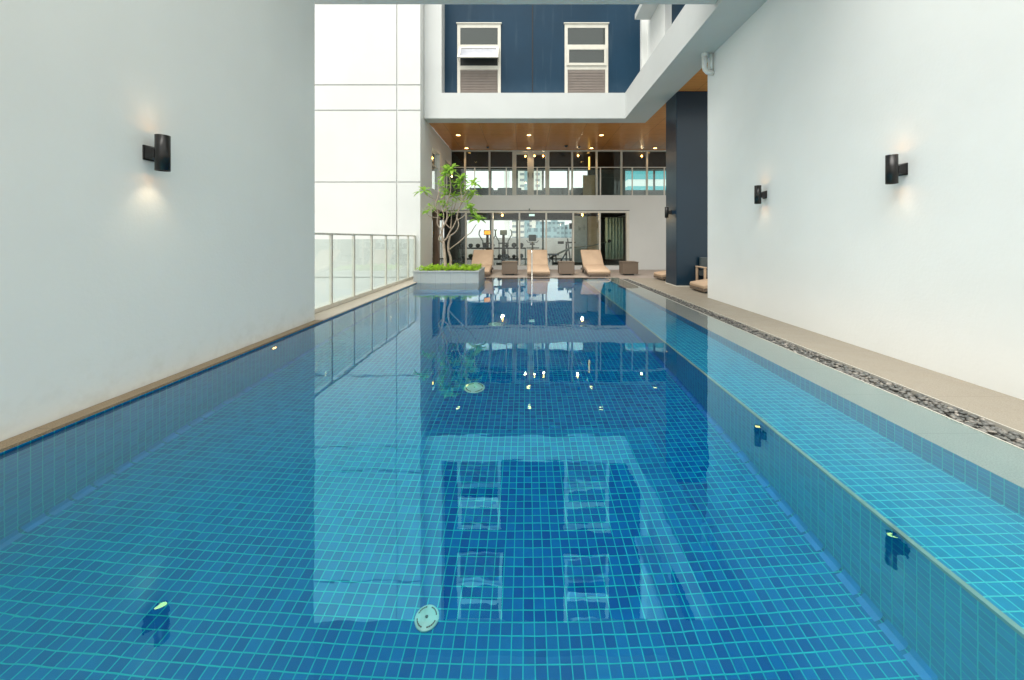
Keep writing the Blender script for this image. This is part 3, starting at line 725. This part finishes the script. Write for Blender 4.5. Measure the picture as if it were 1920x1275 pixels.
# ------------------------------------------------------------ gym equipment
t = thing('dumbbell_rack', 'long two-tier black rack holding dumbbells just inside the gym glass', 'rack', (-1.4, 16.0, .08))
for z in (.86, .40):
    sub('shelf', B(-2.9, 0, 15.88, 16.2, z - .06, z), M['rubber'], t)
for x in (-2.85, -.02):
    sub('upright', B(x - .03, x + .03, 15.92, 16.16, .08, .83), M['greyp'], t)
    sub('foot', B(x - .04, x + .04, 15.75, 16.35, .08, .13), M['greyp'], t)
db = None
def ordinal(k): return ['first', 'second', 'third', 'fourth', 'fifth', 'sixth', 'seventh', 'eighth', 'ninth'][k]
for row, z in (('upper', .86), ('lower', .40)):
    for k in range(9):
        x = -2.68 + k * .31
        if row == 'upper' and k in (5,): continue
        lb = 'black dumbbell on the %s shelf of the gym rack, %s from the left' % (row, ordinal(k - (1 if row == 'upper' and k > 5 else 0)))
        if db is None:
            db = thing('dumbbell', lb, 'dumbbell', (x, 16.04, z), 'dumbbells on the gym rack')
            for yy in (15.90, 16.10): sub('weight_head', MB().lathe((x, yy, z + .10), [(.0001, 0), (.08, .002), (.10, .015), (.10, .065), (.08, .08), (.0001, .081)], 14, 'Y'), M['rubber'], db)
            sub('grip', MB().tube([(x, 15.97, z + .10), (x, 16.11, z + .10)], .016, 8), M['steel'], db)
            d0 = db
        else:
            q = dup(d0, (x, 16.04, z), None, lb); s_ = random.uniform(.75, 1.08); q.scale = (s_, 1, s_)
def elliptical(x, y, scr, label):
    t = thing('elliptical_trainer', label, 'exercise machine', (x, y, .08), 'elliptical trainers')
    sub('base', B(x - .1, x + .1, y - .1, y + 1.0, .08, .2), M['dgrey'], t); sub('base_bar', B(x - .32, x + .32, y - .12, y, .08, .15), M['dgrey'], t)
    sub('drive_cover', MB().lathe((x - .09, y + .3, .48), [(.25, 0), (.3, .03), (.3, .15), (.25, .18)], 24, 'X'), M['greyp'], t, )
    sub('column', MB().tube([(x, y + .02, .2), (x, y - .03, .8), (x, y + .02, 1.42)], [.10, .07, .06], 10), M['rubber'], t)
    c = sub('console', B(x - .16, x + .16, y - .04, y + .03, 1.40, 1.63), M['greyp'], t, bevel=.02)
    sub('screen', B(x - .13, x + .13, y - .049, y - .042, 1.43, 1.60), M[scr], c)
    for s in (-1, 1):
        sub('handle', MB().tube([(x + s * .2, y, .95), (x + s * .21, y, 1.12), (x + s * .30, y - .02, 1.28), (x + s * .38, y - .03, 1.42), (x + s * .37, y - .02, 1.55), (x + s * .32, y, 1.66)], [.026, .025, .025, .025, .025, .025], 8), M['greyp'], t)
        sub('arm_link', MB().tube([(x + s * .2, y, .95), (x + s * .2, y + .05, .45)], .022, 8), M['dgrey'], t)
        sub('pedal', B(x + s * .2 - .07, x + s * .2 + .07, y + .1, y + .55, .36, .42), M['rubber'], t)
    sub('cross_bar', B(x - .24, x + .24, y - .02, y + .03, 1.0, 1.06), M['dgrey'], t)
elliptical(-1.75, 17.0, 'orange', 'elliptical trainer with an orange lit console behind the gym glass')
elliptical(-1.02, 17.0, 'greyp', 'elliptical trainer with a dull grey console behind the gym glass')
x, y = .30, 16.9
t = thing('exercise_bike', 'dark upright exercise bike behind the middle sun lounger, inside the gym', 'exercise machine', (x, y, .08))
sub('base', B(x - .25, x + .25, y - .1, y + .0, .08, .14), M['dgrey'], t); sub('frame', MB().tube([(x, y + .7, .12), (x, y + .3, .3), (x, y, .7), (x, y - .02, 1.1)], .04, 8), M['dgrey'], t)
sub('flywheel_cover', MB().lathe((x - .08, y + .25, .42), [(.2, 0), (.25, .03), (.25, .13), (.2, .16)], 20, 'X'), M['greyp'], t)
sub('console', B(x - .17, x + .17, y - .06, y + .05, 1.13, 1.42), M['dgrey'], t, bevel=.03)
sub('handlebar', MB().tube([(x - .26, y - .1, 1.16), (x - .22, y + .02, 1.08), (x + .22, y + .02, 1.08), (x + .26, y - .1, 1.16)], .016, 8), M['rubber'], t)
sub('saddle', B(x - .12, x + .12, y + .45, y + .7, .95, 1.02), M['rubber'], t, bevel=.03); sub('tray', B(x - .28, x + .3, y - .05, y + .1, .80, .84), M['dgrey'], t)
# plate loaded press with long diagonal arm
t = thing('weight_machine', 'dark strength machine with a long diagonal steel arm, behind the third lounger', 'exercise machine', (2.3, 17.1, .08))
sub('press_arm', MB().tube([(1.1, 17.0, .35), (1.6, 17.0, .62), (2.05, 17.0, .83), (3.05, 17.0, .93), (3.8, 17.0, 1.12)], [.045, .045, .04, .03, .03], 10), M['greyp'], t)
sub('counterweight', MB().lathe((3.8, 16.93, 1.13), [(.07, 0), (.075, .02), (.075, .12), (.07, .14)], 16, 'Y'), M['rubber'], t)
sub('frame', MB().tube([(1.85, 17.05, .1), (1.85, 17.05, 1.1)], .04, 8), M['dgrey'], t); sub('frame', MB().tube([(1.2, 17.05, .12), (2.6, 17.05, .12)], .04, 8), M['dgrey'], t)
sub('frame', MB().tube([(1.55, 17.05, .12), (1.95, 17.05, .8)], .035, 8), M['dgrey'], t); sub('frame', MB().tube([(2.05, 17.1, .1), (1.9, 17.05, 1.25)], .03, 8), M['dgrey'], t)
sub('head_pad', B(1.45, 1.72, 16.9, 17.05, 1.0, 1.12), M['rubber'], t, bevel=.02); sub('seat', B(1.9, 2.25, 16.9, 17.2, 1.03, 1.1), M['rubber'], t, bevel=.02)
sub('seat', B(1.0, 1.5, 16.85, 17.2, .48, .56), M['rubber'], t, bevel=.02)
for q, xx in enumerate((1.05, 1.2, 1.35)): sub('weight_plate', MB().lathe((xx, 16.9, .32), [(.03, 0), (.17, 0), (.17, .03), (.03, .03)], 20, 'X'), M['rubber'], t)
o = thing('speaker', 'small dark box speaker high on the gym back window frame, above the weight machine', 'speaker', (2.6, 20.9, 1.9))
sub('cabinet', B(2.42, 2.60, 20.8, 21.0, 1.78, 2.1), M['greyp'], o, bevel=.01); sub('bracket', B(2.48, 2.54, 20.96, 21.19, 1.9, 1.94), M['dgrey'], o); sub('grille', B(2.435, 2.585, 20.79, 20.797, 1.8, 2.08), M['dgrey'], o)

# ------------------------------------------------------------ loungers
def make_lounger(label):
    t = thing('sun_lounger', label, 'sun lounger', (0, 0, 0), 'wicker sun loungers with tan cushions')
    W = .375
    def sweep(prof, thick, w, seg=0, rnd=.03):
        mb = MB(); P = []
        for (y, z) in prof: P.append(Vector((0, y, z)))
        xs = [-w, -w + rnd * .4, -w + rnd, w - rnd, w - rnd * .4, w]; dz = [-rnd, -rnd * .35, 0, 0, -rnd * .35, -rnd]
        top, bot = [], []
        for i, p in enumerate(P):
            tg = (P[min(i + 1, len(P) - 1)] - P[max(i - 1, 0)]).normalized(); nn = Vector((0, -tg.z, tg.y))
            e = 1 if 0 < i < len(P) - 1 else .0
            off = 0 if e else -rnd
            top.append([mb.bm.verts.new(Vector((x, p.y, p.z)) + nn * (dd + off)) for x, dd in zip(xs, dz)])
            bot.append([mb.bm.verts.new(Vector((x, p.y, p.z)) - nn * (thick + (-off if e == 0 else 0) * 0)) for x in (xs[0], xs[-1])])
        for i in range(len(P) - 1):
            for k in range(5): f = mb.bm.faces.new((top[i][k], top[i][k + 1], top[i + 1][k + 1], top[i + 1][k])); f.smooth = True
            mb.bm.faces.new((top[i][0], top[i + 1][0], bot[i + 1][0], bot[i][0])); mb.bm.faces.new((top[i][5], bot[i][1], bot[i + 1][1], top[i + 1][5])); mb.bm.faces.new((bot[i][0], bot[i + 1][0], bot[i + 1][1], bot[i][1]))
        mb.bm.faces.new(top[0] + [bot[0][1], bot[0][0]]); mb.bm.faces.new(top[-1][::-1] + [bot[-1][0], bot[-1][1]])
        return mb
    sub('seat_cushion', sweep([(0, .19), (.03, .20), (.3, .245), (.6, .285), (.85, .31), (.98, .325), (1.02, .325)], .085, W), M['cushion'], t)
    sub('back_cushion', sweep([(1.02, .335), (1.06, .355), (1.2, .47), (1.4, .64), (1.6, .80), (1.66, .845), (1.69, .86)], .08, W), M['cushion'], t)
    sub('seat_frame', sweep([(.01, .105), (.1, .12), (.5, .18), (1.0, .235), (1.06, .24)], .07, W - .005, rnd=.01), M['wicker'], t)
    sub('back_frame', sweep([(1.03, .25), (1.2, .385), (1.45, .60), (1.72, .80)], .03, W - .005, rnd=.008), M['wicker'], t)
    sub('side_skirt', sweep([(1.05, .23), (1.3, .21), (1.6, .19), (1.8, .17)], .08, W - .02, rnd=.01), M['wicker'], t)
    for sx in (-1, 1):
        sub('back_stay', MB().tube([(sx * .3, 1.55, .66), (sx * .3, 1.66, .16)], .014, 8), M['dgrey'], t)
        for yy, zt in ((.12, .06), (1.66, .12)):
            sub('leg', MB().tube([(sx * .28, yy, 0), (sx * .28, yy, zt)], .028, 8), M['dgrey'], t)
    tb_ = MB().tube([(W + .002, .22, .15), (W + .012, .225, .1), (W + .010, .23, .04)], .010, 6); sub('cushion_tie', tb_, M['cushion'], t)
    return t
ZD = -.018
L0 = make_lounger('tan cushioned wicker lounger partly hidden behind the planter, leftmost of the three facing the pool')
L0.location = (-1.58, 12.3, ZD)
dup(L0, (.42, 12.3, ZD), None, 'tan cushioned wicker lounger in the middle, straight behind the steel handrail')
dup(L0, (2.42, 12.3, ZD), None, 'tan cushioned wicker lounger between the second and third wicker side tables')
dup(L0, (4.05, 11.52, ZD - .002), R(-90), 'tan lounger end poking out behind the blue column, turned sideways to the pool')
dup(L0, (4.07, 8.95, ZD - .002), R(-90), 'tan lounger end poking out past the edge of the white right wall')
# wicker side tables
def make_table(label):
    t = thing('side_table', label, 'side table', (0, 0, 0), 'brown wicker side tables')
    sub('body', B(-.265, .265, 0, .53, .05, .44), M['wicker'], t, bevel=.012)
    sub('table_top', B(-.275, .275, -.01, .54, .442, .465), M['wicker'], t, bevel=.006)
    sub('plinth', B(-.15, .15, .12, .42, 0, .049), M['dgrey'], t)
    return t
T0 = make_table('brown wicker cube table between the left and middle loungers'); T0.location = (-.56, 12.75, ZD)
dup(T0, (1.40, 12.75, ZD), None, 'brown wicker cube table between the middle and right loungers')
dup(T0, (3.58, 12.75, ZD), None, 'brown wicker cube table alone at the right end, before the plain wall')
# wooden armchair glimpsed at the wall edge
t = thing('armchair', 'pale wooden armchair with dark cushions, half hidden by the right wall', 'armchair', (4.75, 9.58, -.02))
for sx, sy in ((4.50, 9.38), (4.50, 9.82), (5.05, 9.38), (5.05, 9.82)): sub('leg', B(sx - .025, sx + .025, sy - .025, sy + .025, -.02, .50), M['cushion'], t, bevel=.005)
for sx in (4.50, 5.05): sub('armrest', B(sx - .035, sx + .035, 9.34, 9.85, .502, .53), M['cushion'], t, bevel=.006)
sub('seat', B(4.54, 5.02, 9.40, 9.82, .28, .42), M['dgrey'], t, bevel=.02); sub('backrest', B(4.56, 5.02, 9.74, 9.84, .44, .76), M['dgrey'], t, bevel=.02)

# handrail into the pool
t = thing('handrail', 'curved stainless steel handrail entering the water at the far pool edge', 'handrail', (.18, 11.95, 0))
pts = [(.19, 12.18, -.02), (.19, 12.18, .55)]
for k in range(9):
    a = math.pi * k / 8; pts.append((.19, 11.98 + .20 * math.cos(a), .72 + .20 * math.sin(a)))
pts += [(.19, 11.74, .55), (.19, 11.45, 0), (.19, 11.3, -.3), (.19, 11.25, -.8)]
sub('rail', MB().tube(pts, .021, 12), M['steel'], t)
sub('flange', MB().lathe((.19, 12.18, -.02), [(.045, 0), (.045, .012), (.022, .02)], 16), M['steel'], t)

# ------------------------------------------------------------ planter, ground cover, tree
PX0, PX1, PYa, PYb, PZ = -3.14, -1.32, 10.42, 11.95, .34
t = thing('planter', 'low grey granite planter box standing at the far left corner of the pool', 'planter', (-2.23, 11.2, -1.2))
w_ = MB(); w_.box(PX0, PX1, PYa, PYa + .1, -1.2, PZ - .04); w_.box(PX1 - .1, PX1, PYa + .1, PYb, -1.2, PZ - .04); w_.box(PX0, PX0 + .1, PYa + .1, PYb, -1.2, PZ - .04); w_.box(PX0 + .1, PX1 - .1, PYb - .1, PYb, -1.2, PZ - .04)
sub('side', w_, M['planter'], t)
c_ = MB(); c_.box(PX0 - .015, PX1 + .015, PYa - .015, PYa + .12, PZ - .038, PZ); c_.box(PX1 - .12, PX1 + .015, PYa + .121, PYb, PZ - .038, PZ); c_.box(PX0 - .015, PX0 + .12, PYa + .121, PYb, PZ - .038, PZ); c_.box(PX0 + .121, PX1 - .121, PYb - .12, PYb, PZ - .038, PZ)
sub('cap', c_, M['planter'], t)
sub('soil', B(PX0 + .1, PX1 - .1, PYa + .1, PYb - .1, 0, PZ - .05), M['soil'], t)
def leaf(mb, base, dirv, L, Wd, curl=.25, up=Vector((0, 0, 1))):
    d_ = Vector(dirv).normalized(); s_ = d_.cross(up)
    if s_.length < .05: s_ = d_.cross(Vector((1, 0, 0)))
    s_.normalize(); n_ = s_.cross(d_).normalized()
    pr = []
    for u, wv_ in ((0, .12), (.25, .7), (.55, 1), (.8, .72), (1, .04)):
        c = Vector(base) + d_ * L * u - Vector((0, 0, 1)) * curl * L * u * u
        hw = Wd * .5 * wv_
        pr.append([mb.bm.verts.new(c - s_ * hw + n_ * hw * .35), mb.bm.verts.new(c), mb.bm.verts.new(c + s_ * hw + n_ * hw * .35)])
    for i in range(4):
        for k in (0, 1):
            f = mb.bm.faces.new((pr[i][k], pr[i][k + 1], pr[i + 1][k + 1], pr[i + 1][k])); f.smooth = True
gc = MB(); rnd = random.Random(3)
for i in range(330):
    x = rnd.uniform(PX0 + .06, PX1 - .06); y = rnd.uniform(PYa + .05, PYb - .08); h = rnd.uniform(.04, .17)
    for k in range(rnd.randint(5, 8)):
        a = rnd.uniform(0, 6.28); e = rnd.uniform(.1, 1.2)
        leaf(gc, (x, y, PZ - .05 + h * rnd.uniform(.5, 1)), (math.cos(a), math.sin(a), e), rnd.uniform(.06, .12), rnd.uniform(.025, .045), .35)
tag(gc.build('ground_cover', M['cover']), 'bright lime green leafy ground cover filling the granite planter', 'ground cover', kind='stuff')

def PP(px, py, Y): return Vector(((px - 986) * Y / 700, Y, H + (447 - py) * Y / 700))
tr = thing('frangipani_tree', 'slender frangipani tree with bare forked stems and leafy tips growing in the granite planter', 'tree', tuple(PP(838, 505, 11.1)))
br = [  # polyline of (px, py, depth), r0, r1
 ([(834, 512, 11.0), (835, 497, 11.0), (833, 470, 11.0), (831, 452, 11.0)], .050, .038),
 ([(831, 452, 11.0), (829, 440, 11.0), (830, 428, 11.02), (834, 420, 11.05), (838, 410, 11.1), (838, 398, 11.1), (836, 388, 11.1), (841, 372, 11.15), (845, 355, 11.2), (844, 338, 11.2), (840, 326, 11.2)], .032, .013),
 ([(831, 455, 11.0), (826, 452, 10.95), (823, 448, 10.9), (827, 438, 10.85), (826, 429, 10.8), (820, 419, 10.8), (821, 400, 10.8), (817, 387, 10.75), (819, 376, 10.7), (822, 365, 10.7), (823, 345, 10.7), (822, 336, 10.7)], .024, .010),
 ([(832, 452, 11.0), (838, 446, 11.1), (844, 434, 11.2), (850, 425, 11.2), (855, 414, 11.2), (858, 404, 11.2), (860, 392, 11.2), (868, 378, 11.3), (874, 366, 11.3)], .026, .010),
 ([(847, 512, 11.2), (845, 496, 11.2), (845, 484, 11.2), (841, 470, 11.2), (841, 455, 11.2), (844, 442, 11.2)], .042, .028),
 ([(844, 442, 11.2), (853, 436, 11.1), (859, 427, 11.0), (860, 418, 11.0), (857, 408, 11.0), (858, 400, 11.0), (863, 385, 10.95), (865, 372, 10.9), (864, 352, 10.9), (865, 340, 10.9)], .022, .009),
 ([(842, 468, 11.2), (850, 462, 11.0), (862, 453, 10.8), (873, 443, 10.7), (883, 436, 10.6), (888, 428, 10.55), (893, 421, 10.5)], .020, .010),
 ([(829, 428, 11.0), (831, 414, 11.15), (832, 402, 11.2), (829, 392, 11.25), (832, 378, 11.3), (834, 368, 11.3)], .017, .009),
 ([(826, 409, 10.8), (818, 408, 10.7), (806, 406, 10.6), (800, 399, 10.5)], .012, .007),
 ([(819, 380, 10.75), (814, 374, 10.7), (806, 369, 10.6), (798, 364, 10.5), (795, 360, 10.5)], .014, .008),
 ([(845, 430, 11.2), (846, 415, 11.4), (847, 402, 11.4), (851, 392, 11.45), (855, 380, 11.5), (857, 370, 11.5)], .017, .008),
 ([(858, 412, 11.0), (866, 408, 10.8), (873, 401, 10.7), (880, 393, 10.6)], .014, .008),
 ([(845, 428, 11.2), (838, 422, 11.3), (836, 415, 11.35), (842, 405, 11.4), (848, 385, 11.4), (850, 365, 11.4)], .014, .007),
 ([(868, 378, 11.3), (878, 372, 11.1), (885, 366, 11.0)], .010, .007),
 ([(862, 388, 10.95), (868, 375, 10.7), (876, 358, 10.6), (888, 346, 10.5)], .012, .006),
 ([(820, 400, 10.8), (812, 392, 10.9), (806, 384, 11.0)], .010, .006),
]
tb2 = MB(); tb3 = MB()
def smooth_poly(P, n=4):
    out = []
    for i in range(len(P) - 1):
        p0 = P[max(i - 1, 0)]; p1 = P[i]; p2 = P[i + 1]; p3 = P[min(i + 2, len(P) - 1)]
        for k in range(n):
            u = k / n
            out.append(.5 * ((2 * p1) + (-p0 + p2) * u + (2 * p0 - 5 * p1 + 4 * p2 - p3) * u * u + (-p0 + 3 * p1 - 3 * p2 + p3) * u ** 3))
    out.append(P[-1]); return out
for i, (pl, r0, r1) in enumerate(br):
    P = smooth_poly([PP(*q) for q in pl])
    rs = [r0 + (r1 - r0) * k / (len(P) - 1) for k in range(len(P))]
    (tb2 if i in (0, 4) else tb3).tube(P, rs, 9)
sub('trunk', tb2, M['bark'], tr); sub('branch', tb3, M['bark'], tr)
cl = [(840, 322, 11.2, 15, .33), (846, 318, 11.15, 8, .34), (833, 328, 11.0, 9, .26), (865, 336, 10.9, 12, .30), (862, 345, 10.95, 8, .27), (888, 343, 10.5, 8, .30), (822, 345, 10.7, 6, .16), (830, 350, 10.9, 9, .22), (835, 358, 11.1, 9, .2), (845, 345, 11.3, 6, .2),
      (795, 358, 10.5, 12, .28), (800, 398, 10.5, 9, .22), (806, 387, 11.0, 7, .18), (834, 365, 11.3, 9, .22), (828, 378, 10.9, 8, .2), (835, 381, 11.2, 10, .22), (850, 366, 11.4, 8, .22), (857, 370, 11.5, 9, .22), (866, 352, 11.2, 9, .24), (865, 362, 11.1, 6, .18),
      (874, 364, 11.3, 10, .24), (887, 362, 11.0, 11, .28), (882, 390, 10.6, 13, .28), (876, 380, 10.7, 7, .22), (897, 411, 10.5, 15, .32), (852, 378, 11.1, 7, .2), (826, 405, 10.8, 6, .16), (838, 392, 11.2, 5, .16), (845, 402, 11.3, 4, .16), (815, 392, 10.7, 4, .14), (855, 395, 11.3, 4, .15)]
lf_ = MB(); rnd = random.Random(11)
for px, py, Y, n, L in cl:
    c = PP(px, py, Y)
    n = int(n * 1.25)
    for k in range(n):
        a = 6.283 * k / n + rnd.uniform(-.3, .3); e = rnd.uniform(-.45, 1.0) if k % 3 else rnd.uniform(.8, 2.2)
        leaf(lf_, c + Vector((rnd.uniform(-.03, .03), rnd.uniform(-.03, .03), rnd.uniform(-.04, .03))), (math.cos(a), math.sin(a) * .9, e * .8), L * rnd.uniform(.7, 1.15), L * rnd.uniform(.28, .40), rnd.uniform(.15, .5))
sub('crown', lf_, M['leaf'], tr)
